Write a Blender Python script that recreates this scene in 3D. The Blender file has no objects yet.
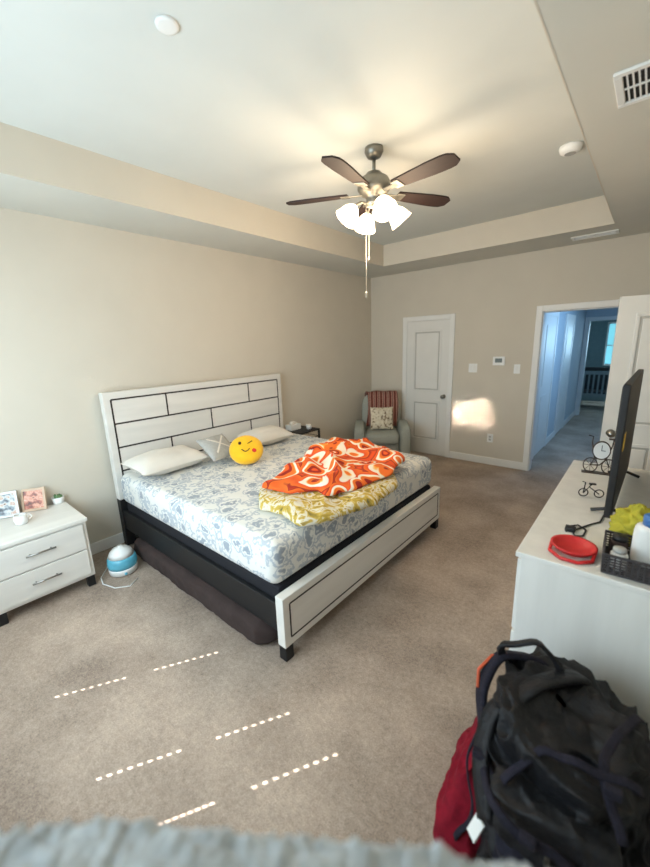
import bpy, math, random
from mathutils import Vector, Matrix, noise
random.seed(4)
S=bpy.context.scene; COL=S.collection; PI=math.pi
S.view_settings.view_transform='Standard'
def lin(c):
    return tuple(((x/255)/12.92 if x/255<=.04045 else ((x/255+.055)/1.055)**2.4) for x in c)+(1,)
# ---------------------------------------------------------------- camera
CX,CY,CZ,YAW,PIT,ROL,FPX=3.551,-5.359,1.744,.713,.234,-.035,374.27
RM=Matrix.Rotation(YAW,3,'Z')@Matrix.Rotation(PI/2-PIT,3,'X')@Matrix.Rotation(ROL,3,'Z')
cd=bpy.data.cameras.new('camera'); cam=bpy.data.objects.new('camera',cd); COL.objects.link(cam)
cam.matrix_world=Matrix.Translation((CX,CY,CZ))@RM.to_4x4()
cd.sensor_fit='HORIZONTAL'; cd.sensor_width=36; cd.lens=FPX/650*36; cd.clip_start=.02
cd.dof.use_dof=True; cd.dof.focus_distance=2.7; cd.dof.aperture_fstop=1.6
S.camera=cam
def at(u,v,ax,val):
    d=RM@Vector(((u-325)/FPX,-(v-433.5)/FPX,-1)); c=Vector((CX,CY,CZ)); t=(val-c[ax])/d[ax]; return c+d*t
# ---------------------------------------------------------------- materials
def newmat(name):
    m=bpy.data.materials.new(name); m.use_nodes=True; n=m.node_tree.nodes; l=m.node_tree.links
    return m,n,l,n['Principled BSDF']
def mat(name,col,rough=.6,var=.06,scale=12,bump=0,bscale=150,metal=0,emis=0,ecol=None,trans=0,stretch=None,sheen=0,spec=None):
    m,n,l,b=newmat(name)
    tc=n.new('ShaderNodeTexCoord'); mp=n.new('ShaderNodeMapping'); l.new(tc.outputs['Object'],mp.inputs[0])
    if stretch: mp.inputs['Scale'].default_value=stretch
    no=n.new('ShaderNodeTexNoise'); no.inputs['Scale'].default_value=scale; no.inputs['Detail'].default_value=5; l.new(mp.outputs[0],no.inputs[0])
    r=n.new('ShaderNodeValToRGB'); c=lin(col)
    r.color_ramp.elements[0].position=.3; r.color_ramp.elements[1].position=.7
    r.color_ramp.elements[0].color=tuple(min(1,x*(1-var)) for x in c[:3])+(1,)
    r.color_ramp.elements[1].color=tuple(min(1,x*(1+var)) for x in c[:3])+(1,)
    l.new(no.outputs[0],r.inputs[0]); l.new(r.outputs[0],b.inputs['Base Color'])
    b.inputs['Roughness'].default_value=rough; b.inputs['Metallic'].default_value=metal
    if spec is not None: b.inputs['Specular IOR Level'].default_value=spec
    if sheen: b.inputs['Sheen Weight'].default_value=sheen
    if trans: b.inputs['Transmission Weight'].default_value=trans
    if emis:
        b.inputs['Emission Color'].default_value=lin(ecol or col); b.inputs['Emission Strength'].default_value=emis
    if bump:
        n2=n.new('ShaderNodeTexNoise'); n2.inputs['Scale'].default_value=bscale; n2.inputs['Detail'].default_value=3; l.new(mp.outputs[0],n2.inputs[0])
        bp=n.new('ShaderNodeBump'); bp.inputs['Strength'].default_value=bump; bp.inputs['Distance'].default_value=.01
        l.new(n2.outputs[0],bp.inputs['Height']); l.new(bp.outputs[0],b.inputs['Normal'])
    return m
def ramp_mat(name,tex,stops,rough=.8,setup=None,bump=0,coord='Object',warp=0,wscale=6,wdet=1.2):
    m,n,l,b=newmat(name); tc=n.new('ShaderNodeTexCoord'); t=n.new(tex); src=tc.outputs[coord]
    if warp:
        wn=n.new('ShaderNodeTexNoise'); wn.inputs['Scale'].default_value=wscale; wn.inputs['Detail'].default_value=wdet; l.new(src,wn.inputs[0])
        mx=n.new('ShaderNodeVectorMath'); mx.operation='MULTIPLY_ADD'; mx.inputs[1].default_value=(warp,)*3; l.new(wn.outputs['Color'],mx.inputs[0]); l.new(src,mx.inputs[2]); src=mx.outputs[0]
    l.new(src,t.inputs['Vector'])
    if setup: setup(t)
    r=n.new('ShaderNodeValToRGB'); e=r.color_ramp.elements
    e[0].position=stops[0][0]; e[0].color=lin(stops[0][1]); e[1].position=stops[-1][0]; e[1].color=lin(stops[-1][1])
    for p,c in stops[1:-1]:
        x=e.new(p); x.color=lin(c)
    l.new(t.outputs[0],r.inputs[0]); l.new(r.outputs[0],b.inputs['Base Color']); b.inputs['Roughness'].default_value=rough
    if bump:
        n2=n.new('ShaderNodeTexNoise'); n2.inputs['Scale'].default_value=9 if bump<.35 else 5; l.new(tc.outputs[coord],n2.inputs[0])
        bp=n.new('ShaderNodeBump'); bp.inputs['Strength'].default_value=bump; bp.inputs['Distance'].default_value=.03
        l.new(n2.outputs[0],bp.inputs['Height']); l.new(bp.outputs[0],b.inputs['Normal'])
    return m
WALL=mat('wall_paint',(209,201,186),.85,.02,3,.05,300)
CEIL=mat('ceiling_paint',(214,217,212),.9,.02,3,.06,250)
SOF=mat('soffit_paint',(210,208,198),.9,.02,3,.06,250)
TRIM=mat('trim_white',(232,231,227),.45,.02,5)
DOORM=mat('door_white',(226,225,220),.45,.02,5)
def carpet():
    m,n,l,b=newmat('carpet'); tc=n.new('ShaderNodeTexCoord')
    a=n.new('ShaderNodeTexNoise'); a.inputs['Scale'].default_value=1.8; a.inputs['Detail'].default_value=5; a.inputs['Roughness'].default_value=.6
    f=n.new('ShaderNodeTexNoise'); f.inputs['Scale'].default_value=150; f.inputs['Detail'].default_value=3
    k=n.new('ShaderNodeTexNoise'); k.inputs['Scale'].default_value=40; k.inputs['Detail'].default_value=6; k.inputs['Roughness'].default_value=.78
    for t in (a,f,k): l.new(tc.outputs['Object'],t.inputs['Vector'])
    m1=n.new('ShaderNodeMath'); m1.operation='MULTIPLY_ADD'; m1.inputs[1].default_value=.42; l.new(a.outputs[0],m1.inputs[0])
    m2=n.new('ShaderNodeMath'); m2.operation='MULTIPLY_ADD'; m2.inputs[1].default_value=.24; l.new(f.outputs[0],m2.inputs[0])
    m3=n.new('ShaderNodeMath'); m3.operation='MULTIPLY'; m3.inputs[1].default_value=.34; l.new(k.outputs[0],m3.inputs[0])
    l.new(m3.outputs[0],m2.inputs[2]); l.new(m2.outputs[0],m1.inputs[2])
    r=n.new('ShaderNodeValToRGB'); r.color_ramp.elements[0].position=.36; r.color_ramp.elements[1].position=.64
    r.color_ramp.elements[0].color=lin((118,103,91)); r.color_ramp.elements[1].color=lin((200,180,162))
    l.new(m1.outputs[0],r.inputs[0]); l.new(r.outputs[0],b.inputs['Base Color']); b.inputs['Roughness'].default_value=1
    bp=n.new('ShaderNodeBump'); bp.inputs['Strength'].default_value=.6; bp.inputs['Distance'].default_value=.018
    l.new(m2.outputs[0],bp.inputs['Height']); l.new(bp.outputs[0],b.inputs['Normal']); return m
CARPET=carpet()
WHITEW=mat('whitewashed_wood',(222,219,212),.5,.06,10,.08,60,stretch=(1,.12,1))
WHITEWZ=mat('white_wood_grain',(226,225,220),.5,.05,14,.08,60,stretch=(1,1,.12))
LINE=mat('dark_inlay',(40,32,28),.6)
BLACK=mat('black_matte',(20,20,22),.55)
DKFAB=mat('dark_base_fabric',(20,20,27),.9,.1,40)
BROWN=mat('dark_brown_cloth',(54,41,38),.95,.2,8,.3,30)
STEEL=mat('brushed_nickel',(150,148,142),.3,.05,30,metal=1)
FANM=mat('fan_pewter',(140,138,130),.38,.08,20,metal=.8)
BLADE=mat('walnut_blade',(38,22,19),.65,.3,14,stretch=(1,8,1))
GLOW=mat('lit_frosted_glass',(255,238,214),.3,.0,5,emis=9,ecol=(255,226,186))
CHAIN=mat('chain_metal',(190,186,176),.3,metal=.8)
PLAST=mat('white_plastic',(235,235,232),.4,.02)
PILLOW=mat('pillow_cotton',(222,216,206),.9,.04,6,.2,20)
GREYC=mat('grey_cushion_fabric',(172,172,168),.9,.08,40,.2,80)
YEL=mat('yellow_plush',(250,190,20),.85,.06,20,sheen=.3)
CHAIRM=mat('grey_upholstery',(158,161,152),.9,.08,60,.2,120)
SCREEN=mat('dark_screen',(16,18,22),.15)
# ---------------------------------------------------------------- mesh builder
class MB:
    def __init__(s): s.v=[]; s.f=[]; s.M=Matrix.Identity(4)
    def add(s,vs,fs):
        o=len(s.v); s.v+=[tuple(s.M@Vector(p)) for p in vs]; s.f+=[tuple(i+o for i in f) for f in fs]; return s
    def box(s,x0,x1,y0,y1,z0,z1):
        vs=[(x,y,z) for z in (z0,z1) for y in (y0,y1) for x in (x0,x1)]
        return s.add(vs,[(0,2,3,1),(4,5,7,6),(0,1,5,4),(1,3,7,5),(3,2,6,7),(2,0,4,6)])
    def grid(s,fn,nu,nv,cu=False,cv=False):
        vs=[fn(i/(nu if cu else nu-1),j/(nv if cv else nv-1)) for i in range(nu) for j in range(nv)]; fs=[]
        for i in range(nu if cu else nu-1):
            for j in range(nv if cv else nv-1):
                a=i*nv+j; b=i*nv+(j+1)%nv; c=((i+1)%nu)*nv+(j+1)%nv; d=((i+1)%nu)*nv+j; fs.append((a,d,c,b))
        return s.add(vs,fs)
    def lathe(s,prof,seg=24,c=(0,0,0)):
        n=len(prof); vs=[]
        for i in range(seg):
            a=2*PI*i/seg
            for r,z in prof: vs.append((c[0]+max(r,1e-5)*math.cos(a),c[1]+max(r,1e-5)*math.sin(a),c[2]+z))
        fs=[(i*n+j,((i+1)%seg)*n+j,((i+1)%seg)*n+j+1,i*n+j+1) for i in range(seg) for j in range(n-1)]
        if prof[0][0]>1e-4: fs.append(tuple(i*n for i in range(seg))[::-1])
        if prof[-1][0]>1e-4: fs.append(tuple(i*n+n-1 for i in range(seg)))
        return s.add(vs,fs)
    def tube(s,pts,r,seg=8,closed=False):
        P=[Vector(p) for p in pts]; n=len(P); vs=[]; up=None
        for i in range(n):
            if closed: t=P[(i+1)%n]-P[i-1]
            else: t=P[min(i+1,n-1)]-P[max(i-1,0)]
            t.normalize()
            if up is None: up=t.orthogonal().normalized()
            up=(up-t*up.dot(t)); up=up.normalized() if up.length>1e-6 else t.orthogonal().normalized()
            w=t.cross(up); rr=r[i] if isinstance(r,(list,tuple)) else r
            for k in range(seg):
                a=2*PI*k/seg; vs.append(P[i]+up*math.cos(a)*rr+w*math.sin(a)*rr)
        fs=[]
        for i in range(n if closed else n-1):
            for k in range(seg):
                j=(i+1)%n; fs.append((i*seg+k,i*seg+(k+1)%seg,j*seg+(k+1)%seg,j*seg+k))
        if not closed: fs+=[tuple(range(seg))[::-1],tuple((n-1)*seg+k for k in range(seg))]
        return s.add(vs,fs)
    def sup(s,c,r,e1=.5,e2=.5,nu=28,nv=18,nz=0,ns=3):
        pw=lambda x,e: math.copysign(abs(x)**e,x)
        def fn(u,v):
            a=2*PI*u; b=PI*(v-.5)*.9999
            p=Vector((r[0]*pw(math.cos(b),e1)*pw(math.cos(a),e2),r[1]*pw(math.cos(b),e1)*pw(math.sin(a),e2),r[2]*pw(math.sin(b),e1)))
            if nz: p*=1+nz*noise.noise(p*ns+Vector(c))
            return p+Vector(c)
        return s.grid(fn,nu,nv,cu=True)
    def build(s,name,m,parent=None,bevel=0,smooth=False,sub=0,seg=2):
        me=bpy.data.meshes.new(name); me.from_pydata(s.v,[],s.f); me.validate(); me.update()
        import bmesh
        bm=bmesh.new(); bm.from_mesh(me); bmesh.ops.recalc_face_normals(bm,faces=bm.faces); bm.to_mesh(me); bm.free()
        me.materials.append(m); o=bpy.data.objects.new(name,me); COL.objects.link(o)
        if parent: o.parent=parent
        if smooth: me.polygons.foreach_set('use_smooth',[True]*len(me.polygons))
        if bevel:
            b=o.modifiers.new('bevel','BEVEL'); b.width=bevel; b.segments=seg; b.limit_method='ANGLE'; b.angle_limit=.6
        if sub:
            q=o.modifiers.new('subd','SUBSURF'); q.levels=sub; q.render_levels=sub
        return o
def thing(name,label,cat,loc=(0,0,0),rz=0,group=None):
    o=bpy.data.objects.new(name,None); COL.objects.link(o); o.location=loc; o.rotation_euler=(0,0,rz); o.empty_display_size=.1
    o['label']=label; o['category']=cat
    if group: o['group']=group
    return o
def tag(o,label,cat,group=None):
    o['label']=label; o['category']=cat
    if group: o['group']=group
    return o
def st(o): o['kind']='structure'; return o
def B(*a): return MB().box(*a)
# ---------------------------------------------------------------- room shell
W=3.80; YR=-5.9; H=2.741; T=3.0; TX0,TX1,TY0,TY1=.646,3.15,-5.25,-.676
st(B(-.15,W+1.2,YR-.2,7.2,-.1,0).build('floor',CARPET))
m=MB().box(-.15,TX0,YR-.2,.12,H,T+.15).box(TX1,W+.12,YR-.2,.12,H,T+.15).box(TX0,TX1,YR-.2,TY0,H,T+.15).box(TX0,TX1,TY1,.12,H,T+.15)
st(m.build('ceiling_soffit',SOF))
st(B(TX0,TX1,TY0,TY1,T,T+.15).build('ceiling',CEIL))
th=.006
m=MB().box(TX0,TX0+th,TY0,TY1,H-.001,T).box(TX1-th,TX1,TY0,TY1,H-.001,T).box(TX0,TX1,TY1-th,TY1,H-.001,T).box(TX0,TX1,TY0,TY0+th,H-.001,T)
st(m.build('trim_1',WALL))
st(B(-.12,0,YR-.1,.12,0,H).build('wall_left',WALL))
DX0,DX1,DZ=2.49,3.28,2.04
m=MB().box(0,DX0,0,.12,0,H).box(DX1,W,0,.12,0,H).box(DX0,DX1,0,.12,DZ,H)
st(m.build('wall_back',WALL))
RY0,RY1=-1.36,-.64
m=MB().box(W,W+.12,YR-.1,RY0,0,H).box(W,W+.12,RY1,.12,0,H).box(W,W+.12,RY0,RY1,DZ,H)
st(m.build('wall_right',WALL))
WX0,WX1,WZ0,WZ1=.55,2.75,.75,2.3
m=MB().box(0,WX0,YR-.12,YR,0,H).box(WX1,W,YR-.12,YR,0,H).box(WX0,WX1,YR-.12,YR,0,WZ0).box(WX0,WX1,YR-.12,YR,WZ1,H)
st(m.build('wall_front',WALL))
m=MB().box(W+.12,W+1.2,.0,.1,0,H).box(W+.12,W+1.2,-2.2,-2.1,0,H).box(W+1.1,W+1.2,-2.1,0,0,H).box(W+.12,W+1.2,-2.2,.1,H,H+.1)
st(m.build('wall_bathroom',CEIL))
def base(x0,x1,y0,y1,n):
    st(B(x0,x1,y0,y1,0,.105).build(n,TRIM,bevel=.006))
base(0,.016,YR,0,'baseboard_left')
m=MB().box(.016,.585,-.016,0,0,.105).box(1.41,DX0-.07,-.016,0,0,.105).box(DX1+.07,W,-.016,0,0,.105); st(m.build('baseboard_back',TRIM,bevel=.006))
m=MB().box(W-.016,W,YR,RY0-.07,0,.105).box(W-.016,W,RY1+.07,-.016,0,.105); st(m.build('baseboard_right',TRIM,bevel=.006))
base(.016,W-.016,YR,YR+.016,'baseboard_front')
GROOVE=mat('door_groove_shade',(186,184,178),.5,.02,5)
def slab(w,h,name,kx,parent=None):
    b=B(0,w,0,.035,0,h).build(name,DOORM,parent,bevel=.002); st(b)
    for s,y in ((-1,0),(1,.035)):
        for z0,z1 in ((.22,.84),(.98,h-.13)):
            fr=MB(); x0,x1=.115,w-.115; t=.028; ya,yb=(y-.010,y) if s<0 else (y,y+.010)
            fr.box(x0,x1,ya,yb,z0,z0+t).box(x0,x1,ya,yb,z1-t,z1).box(x0,x0+t,ya,yb,z0+t,z1-t).box(x1-t,x1,ya,yb,z0+t,z1-t)
            fr.build('panel_moulding',DOORM,b,bevel=.007)
            yc,yd=(y-.002,y) if s<0 else (y,y+.002)
            MB().box(x0+t,x1-t,yc,yd,z0+t,z1-t).build('panel_groove',GROOVE,b)
            yc,yd=(y-.008,y) if s<0 else (y,y+.008)
            MB().box(x0+t+.018,x1-t-.018,yc,yd,z0+t+.018,z1-t-.018).build('panel_field',DOORM,b,bevel=.006)
        k=MB(); k.M=Matrix.Translation((kx,y,.92))@Matrix.Rotation(PI/2*(1 if s<0 else -1),4,'X')
        k.lathe([(.032,0),(.032,.006),(.012,.01),(.011,.035),(.026,.045),(.03,.058),(.024,.07),(0,.074)],20)
        k.build('door_knob',STEEL,b,smooth=True)
    return b
def casing(x0,x1,h,y,name,w=.07,inner=True):
    m=MB().box(x0-w,x0,y-.02,y,0,h+w).box(x1,x1+w,y-.02,y,0,h+w).box(x0,x1,y-.02,y,h,h+w)
    if inner: m.box(x0,x0+.012,y,y+.12,0,h).box(x1-.012,x1,y,y+.12,0,h).box(x0+.012,x1-.012,y,y+.12,h-.012,h)
    return st(m.build(name,TRIM,bevel=.005))
casing(.663,1.336,2.03,0,'trim_2',inner=False)
d=slab(.673,2.02,'door_1',.62); d.location=(.663,-.036+.028,.008)
casing(DX0,DX1,DZ,0,'trim_3')
casing_m=MB().box(W-.02,W,RY0-.07,RY0,0,DZ+.07).box(W-.02,W,RY1,RY1+.07,0,DZ+.07).box(W-.02,W,RY0,RY1,DZ,DZ+.07); st(casing_m.build('trim_4',TRIM,bevel=.005))
f=at(620,297,2,2.03); hx,hy=W-.03,RY0+.02; LL=math.hypot(f.x-hx,f.y-hy)
d2=slab(LL,2.02,'door_2',LL-.06); d2.location=(hx,hy,.01); d2.rotation_euler=(0,0,math.atan2(f.y-hy,f.x-hx))
# ---------------------------------------------------------------- hall beyond
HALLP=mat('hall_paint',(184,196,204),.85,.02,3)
HX0,HX1,HY=2.40,3.7,4.6
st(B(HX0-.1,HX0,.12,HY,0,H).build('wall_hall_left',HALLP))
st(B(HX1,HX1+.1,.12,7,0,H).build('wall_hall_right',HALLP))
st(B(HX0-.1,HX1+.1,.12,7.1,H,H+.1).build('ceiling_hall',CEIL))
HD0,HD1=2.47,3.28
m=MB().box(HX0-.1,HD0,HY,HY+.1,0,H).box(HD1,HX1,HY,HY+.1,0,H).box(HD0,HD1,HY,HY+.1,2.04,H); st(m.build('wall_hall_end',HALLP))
casing(HD0,HD1,2.04,HY,'trim_5')
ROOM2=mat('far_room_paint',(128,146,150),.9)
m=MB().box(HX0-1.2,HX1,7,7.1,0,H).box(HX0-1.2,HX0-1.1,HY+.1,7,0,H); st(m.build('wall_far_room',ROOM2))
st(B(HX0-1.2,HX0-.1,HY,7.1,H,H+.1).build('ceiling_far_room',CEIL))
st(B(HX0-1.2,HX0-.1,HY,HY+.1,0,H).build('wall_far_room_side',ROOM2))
m=MB().box(HX0,HX0+.02,.55,.62,0,2.1).box(HX0,HX0+.02,1.42,1.49,0,2.1).box(HX0,HX0+.02,.62,1.42,2.03,2.1)
m.box(HX0,HX0+.02,2.2,2.27,0,2.1).box(HX0,HX0+.02,3.02,3.09,0,2.1).box(HX0,HX0+.02,2.27,3.02,2.03,2.1); st(m.build('trim_6',TRIM))
for nm,y0,y1 in (('door_3',.62,1.42),('door_4',2.27,3.02)):
    dd=st(B(HX0,HX0+.012,y0,y1,0.01,2.03).build(nm,DOORM)); MB().box(HX0+.012,HX0+.018,y0+.12,y1-.12,.25,.9).box(HX0+.012,HX0+.018,y0+.12,y1-.12,1.05,1.9).build('panel_moulding',DOORM,dd,bevel=.004)
m=MB().box(HX0,HX0+.014,.12,.55,0,.1).box(HX0,HX0+.014,1.49,2.2,0,.1).box(HX0,HX0+.014,3.09,HY,0,.1).box(HX1-.014,HX1,.12,HY,0,.1); st(m.build('baseboard_hall',TRIM))
WINM=mat('far_window_daylight',(150,215,225),.5,.15,2,emis=.9,ecol=(120,205,222))
wx0,wx1,wz0,wz1=2.66,2.95,1.0,2.0
wn=st(B(wx0,wx1,6.97,6.99,wz0,wz1).build('window_2',WINM))
MB().box(wx0-.04,wx1+.04,6.94,6.97,wz1,wz1+.05).box(wx0-.04,wx1+.04,6.94,6.97,wz0-.05,wz0).box(wx0-.04,wx0,6.94,6.97,wz0,wz1).box(wx1,wx1+.04,6.94,6.97,wz0,wz1).box(wx0,wx1,6.95,6.97,1.45,1.48).build('window_frame',TRIM,wn)
cr=thing('crib','slatted crib standing in the far room beyond the hallway','crib',(2.70,6.0,0))
DKW=mat('dark_wood',(30,26,26),.5); CRW=mat('crib_grey_paint',(132,146,150),.6)
B(-.45,.45,-.32,-.28,.82,.90).build('rail',CRW,cr); B(-.45,.45,-.32,-.28,.3,.36).build('rail',CRW,cr)
m=MB(); [m.box(-.42+i*.095,-.385+i*.095,-.31,-.29,.35,.85) for i in range(9)]; m.build('slats',CRW,cr)
for x in (-.47,.45):
    for y in (-.32,.28): B(x,x+.03,y,y+.04,0,.95).build('post',CRW,cr)
MB().box(-.45,.45,.28,.32,.3,.95).box(-.44,.44,-.27,.29,.3,.4).build('body',DKW,cr)
# ---------------------------------------------------------------- wall fittings
def plate(px,py,name,label,w,h,n,kind):
    p=at(px,py,1,0); t=thing(name,label,kind,(p.x,0,p.z))
    B(-w/2,w/2,-.007,0,-h/2,h/2).build('cover_plate',PLAST,t,bevel=.003)
    for i in range(n):
        x=(i-(n-1)/2)*.045
        if kind=='switch': B(x-.016,x+.016,-.012,-.007,-.033,.033).build('rocker',TRIM,t,bevel=.002)
        else:
            for z in (-.02,.02): B(x-.016,x+.016,-.010,-.007,z-.014,z+.014).build('socket',GREYC,t,bevel=.003)
plate(473,368,'light_switch','white double light switch plate between the closet door and the thermostat',.115,.12,2,'switch')
plate(517,369,'light_switch','white light switch plate beside the hallway doorway',.075,.12,1,'switch')
plate(490,438,'wall_outlet','white power outlet low on the back wall above the baseboard',.075,.12,1,'outlet')
p=at(499,361,1,0); t=thing('thermostat','white thermostat with grey display on the beige back wall','thermostat',(p.x,0,p.z))
B(-.075,.075,-.020,.002,-.058,.058).build('body',PLAST,t,bevel=.006); B(-.045,.045,-.022,-.020,-.02,.035).build('display',mat('lcd_grey',(96,104,100),.3),t)
p=at(167,24,2,T); t=tag(MB().lathe([(0,-.010),(.034,-.012),(.044,-.009),(.047,0)],32,(p.x,p.y,T)).build('ceiling_cover_plate',PLAST,smooth=True),'round flat white cover plate on the tray ceiling','ceiling plate')
p=at(571,146,2,T); t=thing('smoke_detector','round white smoke detector on the tray ceiling right of the fan','smoke detector',(p.x,p.y,T))
MB().lathe([(0,-.046),(.045,-.046),(.062,-.034),(.070,-.012),(.070,0)],28).build('body',PLAST,t,smooth=True); MB().lathe([(.03,-.048),(.034,-.048),(.034,-.044),(.03,-.044)],24).build('grille_ring',GREYC,t)
VD=mat('vent_dark',(34,32,32),.8)
def vent(x0,x1,y0,y1,label,along,step=.034,fr=.03):
    t=thing('air_vent',label,'vent',((x0+x1)/2,(y0+y1)/2,H)); a,b=(x1-x0)/2,(y1-y0)/2
    B(-a+fr,a-fr,-b+fr,b-fr,-.002,0).build('duct_opening',VD,t)
    MB().box(-a,a,-b,-b+fr,-.012,0).box(-a,a,b-fr,b,-.012,0).box(-a,-a+fr,-b+fr,b-fr,-.012,0).box(a-fr,a,-b+fr,b-fr,-.012,0).build('frame',PLAST,t,bevel=.003)
    m=MB(); n=int(((b if along=='x' else a)*2-2*fr)/step)
    for i in range(n):
        q=(-(b if along=='x' else a)+fr)+(i+.55)*step
        if along=='x': m.box(-a+fr,a-fr,q,q+step*.33,-.008,-.004)
        else: m.box(q,q+step*.33,-b+fr,b-fr,-.008,-.004)
    m.box(-.006,.006,-b+fr,b-fr,-.011,-.003) if along=='x' else m.box(-a+fr,a-fr,-.004,.004,-.009,-.003)
    m.build('louvres',PLAST,t)
vent(3.30,3.62,-3.26,-2.97,'white louvred air vent in the soffit above the dresser','y',.019,.028)
vent(2.76,3.16,-.42,-.26,'narrow white air vent in the soffit near the hallway doorway','x',.026)
# ---------------------------------------------------------------- ceiling fan
FZ=2.735; fan=thing('ceiling_fan','pewter ceiling fan with five dark walnut blades and four lit glass shades','ceiling fan',(1.98,-2.945,FZ))
MB().lathe([(.06,T-FZ),(.062,T-FZ-.025),(.045,T-FZ-.055),(.018,T-FZ-.065)],32).build('canopy',FANM,fan,smooth=True)
MB().lathe([(.012,T-FZ-.06),(.012,.11)],16).build('downrod',FANM,fan,smooth=True)
MB().lathe([(.018,.125),(.045,.12),(.065,.10),(.098,.08),(.112,.05),(.112,.02),(.09,-.01),(.06,-.025),(.05,-.045),(.06,-.06),(.055,-.08),(.025,-.092),(0,-.094)],40).build('motor_housing',FANM,fan,smooth=True)
for k in range(5):
    a=math.radians(63+72*k); R=Matrix.Rotation(a,4,'Z')@Matrix.Rotation(math.radians(-10),4,'X')
    m=MB(); m.M=R; m.box(.08,.20,-.018,.018,-.012,-.006).box(.17,.23,-.04,.04,-.012,-.006); ir=m.build('blade_iron',FANM,fan,bevel=.003)
    m=MB(); m.M=R; out=[]
    for i in range(13):
        s=i/12; x=.18+.44*s; w=.046+.020*min(1,s*1.6); 
        if s>.85: w*=math.sqrt(max(.0,1-((s-.85)/.15)**2*.75))
        out.append((x,w))
    vs=[(x,w,z) for z in (-.006,.004) for x,w in out]+[(x,-w,z) for z in (-.006,.004) for x,w in out]; n=13; fs=[]
    for i in range(n-1): fs+=[(n+i,n+i+1,3*n+i+1,3*n+i),(i,2*n+i,2*n+i+1,i+1),(i,i+1,n+i+1,n+i),(2*n+i,3*n+i,3*n+i+1,2*n+i+1)]
    fs+=[(0,n,3*n,2*n),(n-1,3*n-1,4*n-1,2*n-1)]
    m.add(vs,fs); m.build('fan_blade',BLADE,fan)
for k in range(4):
    a=math.radians(45+90*k+8); c,s_=math.cos(a),math.sin(a)
    m=MB().tube([(.04*c,.04*s_,-.07),(.09*c,.09*s_,-.062),(.125*c,.125*s_,-.078),(.135*c,.135*s_,-.10)],.009,8); ar=m.build('light_arm',FANM,fan,smooth=True)
    m=MB(); m.M=Matrix.Translation((.135*c,.135*s_,-.09))@Matrix.Rotation(a,4,'Z')@Matrix.Rotation(math.radians(-40),4,'Y')
    m.lathe([(.02,0),(.034,-.010),(.054,-.035),(.066,-.065),(.072,-.09),(.080,-.108),(.074,-.110),(.05,-.088),(0,-.078)],28); m.build('glass_shade',GLOW,fan,smooth=True)
    L=bpy.data.lights.new('bulb','POINT'); L.energy=9.5; L.color=(1,.79,.56); L.shadow_soft_size=.13; lo=bpy.data.objects.new('bulb_light',L); COL.objects.link(lo)
    lo.location=(1.98+.26*c,-2.945+.26*s_,FZ-.32)
MB().tube([(-.02,-.066,-.06),(-.022,-.068,-.64)],.0026,6).lathe([(0,-.685),(.008,-.675),(.008,-.645),(.002,-.635)],10,(-.022,-.068,0)).build('pull_chain',CHAIN,fan)
MB().tube([(-.035,-.01,-.07),(-.037,-.01,-.40)],.0026,6).lathe([(0,-.43),(.007,-.42),(.007,-.405),(.002,-.395)],10,(-.037,-.01,0)).build('pull_chain',CHAIN,fan)
# ---------------------------------------------------------------- bed
Y1,Y2=-4.203,-2.179; YC=(Y1+Y2)/2; BW=Y2-Y1
bed=thing('bed','king bed with whitewashed panel headboard and blue floral sheet','bed',(0,YC,0)); a=BW/2
hb=B(.03,.105,-a,a,.45,1.409).build('headboard',WHITEW,bed,bevel=.004)
z1,z0=1.345,.50; rows=4; rh=(z1-z0)/rows; yl,yr=-a+.06,a-.06
m=MB(); lw=.007
for i in range(rows+1): m.box(.105,.1065,yl,yr,z1-i*rh-lw,z1-i*rh+lw)
m.box(.105,.1065,yl-lw,yl+lw,z0,z1).box(.105,.1065,yr-lw,yr+lw,z0,z1)
for i in range(rows):
    for s in ((.27,.75) if i%2==0 else (.5,)):
        y=-a+BW*s; m.box(.105,.1066,y-lw,y+lw,z1-(i+1)*rh,z1-i*rh)
m.build('inlay_lines',LINE,hb)
for y in (-a,a-.08): B(.03,.105,y,y+.08,0,.45).build('leg',BLACK,bed,bevel=.004)
FX0,FX1=2.145,2.206
fb=B(FX0,FX1,-a,a,.095,.409).build('footboard',WHITEW,bed,bevel=.004)
m=MB(); y0,y1,zz0,zz1=-a+.05,a-.05,.145,.36
m.box(FX1,FX1+.0015,y0,y1,zz0-.005,zz0+.005).box(FX1,FX1+.0015,y0,y1,zz1-.005,zz1+.005).box(FX1,FX1+.0015,y0-.005,y0+.005,zz0,zz1).box(FX1,FX1+.0015,y1-.005,y1+.005,zz0,zz1)
m.build('inlay_lines',LINE,fb)
for y in (-a+.005,a-.065): B(FX0,FX1-.004,y,y+.06,0,.095).build('leg',BLACK,bed,bevel=.004)
for y in (-a+.01,a-.04): B(.105,FX0,y,y+.03,.17,.35).build('side_rail',BLACK,bed,bevel=.004)
B(.11,FX0-.01,-a+.045,a-.045,.2,.43).build('box_spring',DKFAB,bed,bevel=.02)
def vs_(t): t.inputs['Scale'].default_value=8.5
SHEET=ramp_mat('blue_floral_sheet','ShaderNodeTexVoronoi',[(.0,(196,200,202)),(.07,(196,200,202)),(.10,(148,156,166)),(.27,(158,165,173)),(.33,(222,221,215)),(.42,(224,223,217)),(.47,(176,183,190)),(.56,(182,188,193)),(.60,(222,221,215)),(1,(226,225,219))],.85,vs_,.4,warp=.17,wscale=15,wdet=5)
MZ=.70
B(.11,2.14,-a+.01,a-.01,.425,MZ).build('mattress',SHEET,bed,bevel=.07,smooth=True,seg=5)
m=MB()
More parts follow.
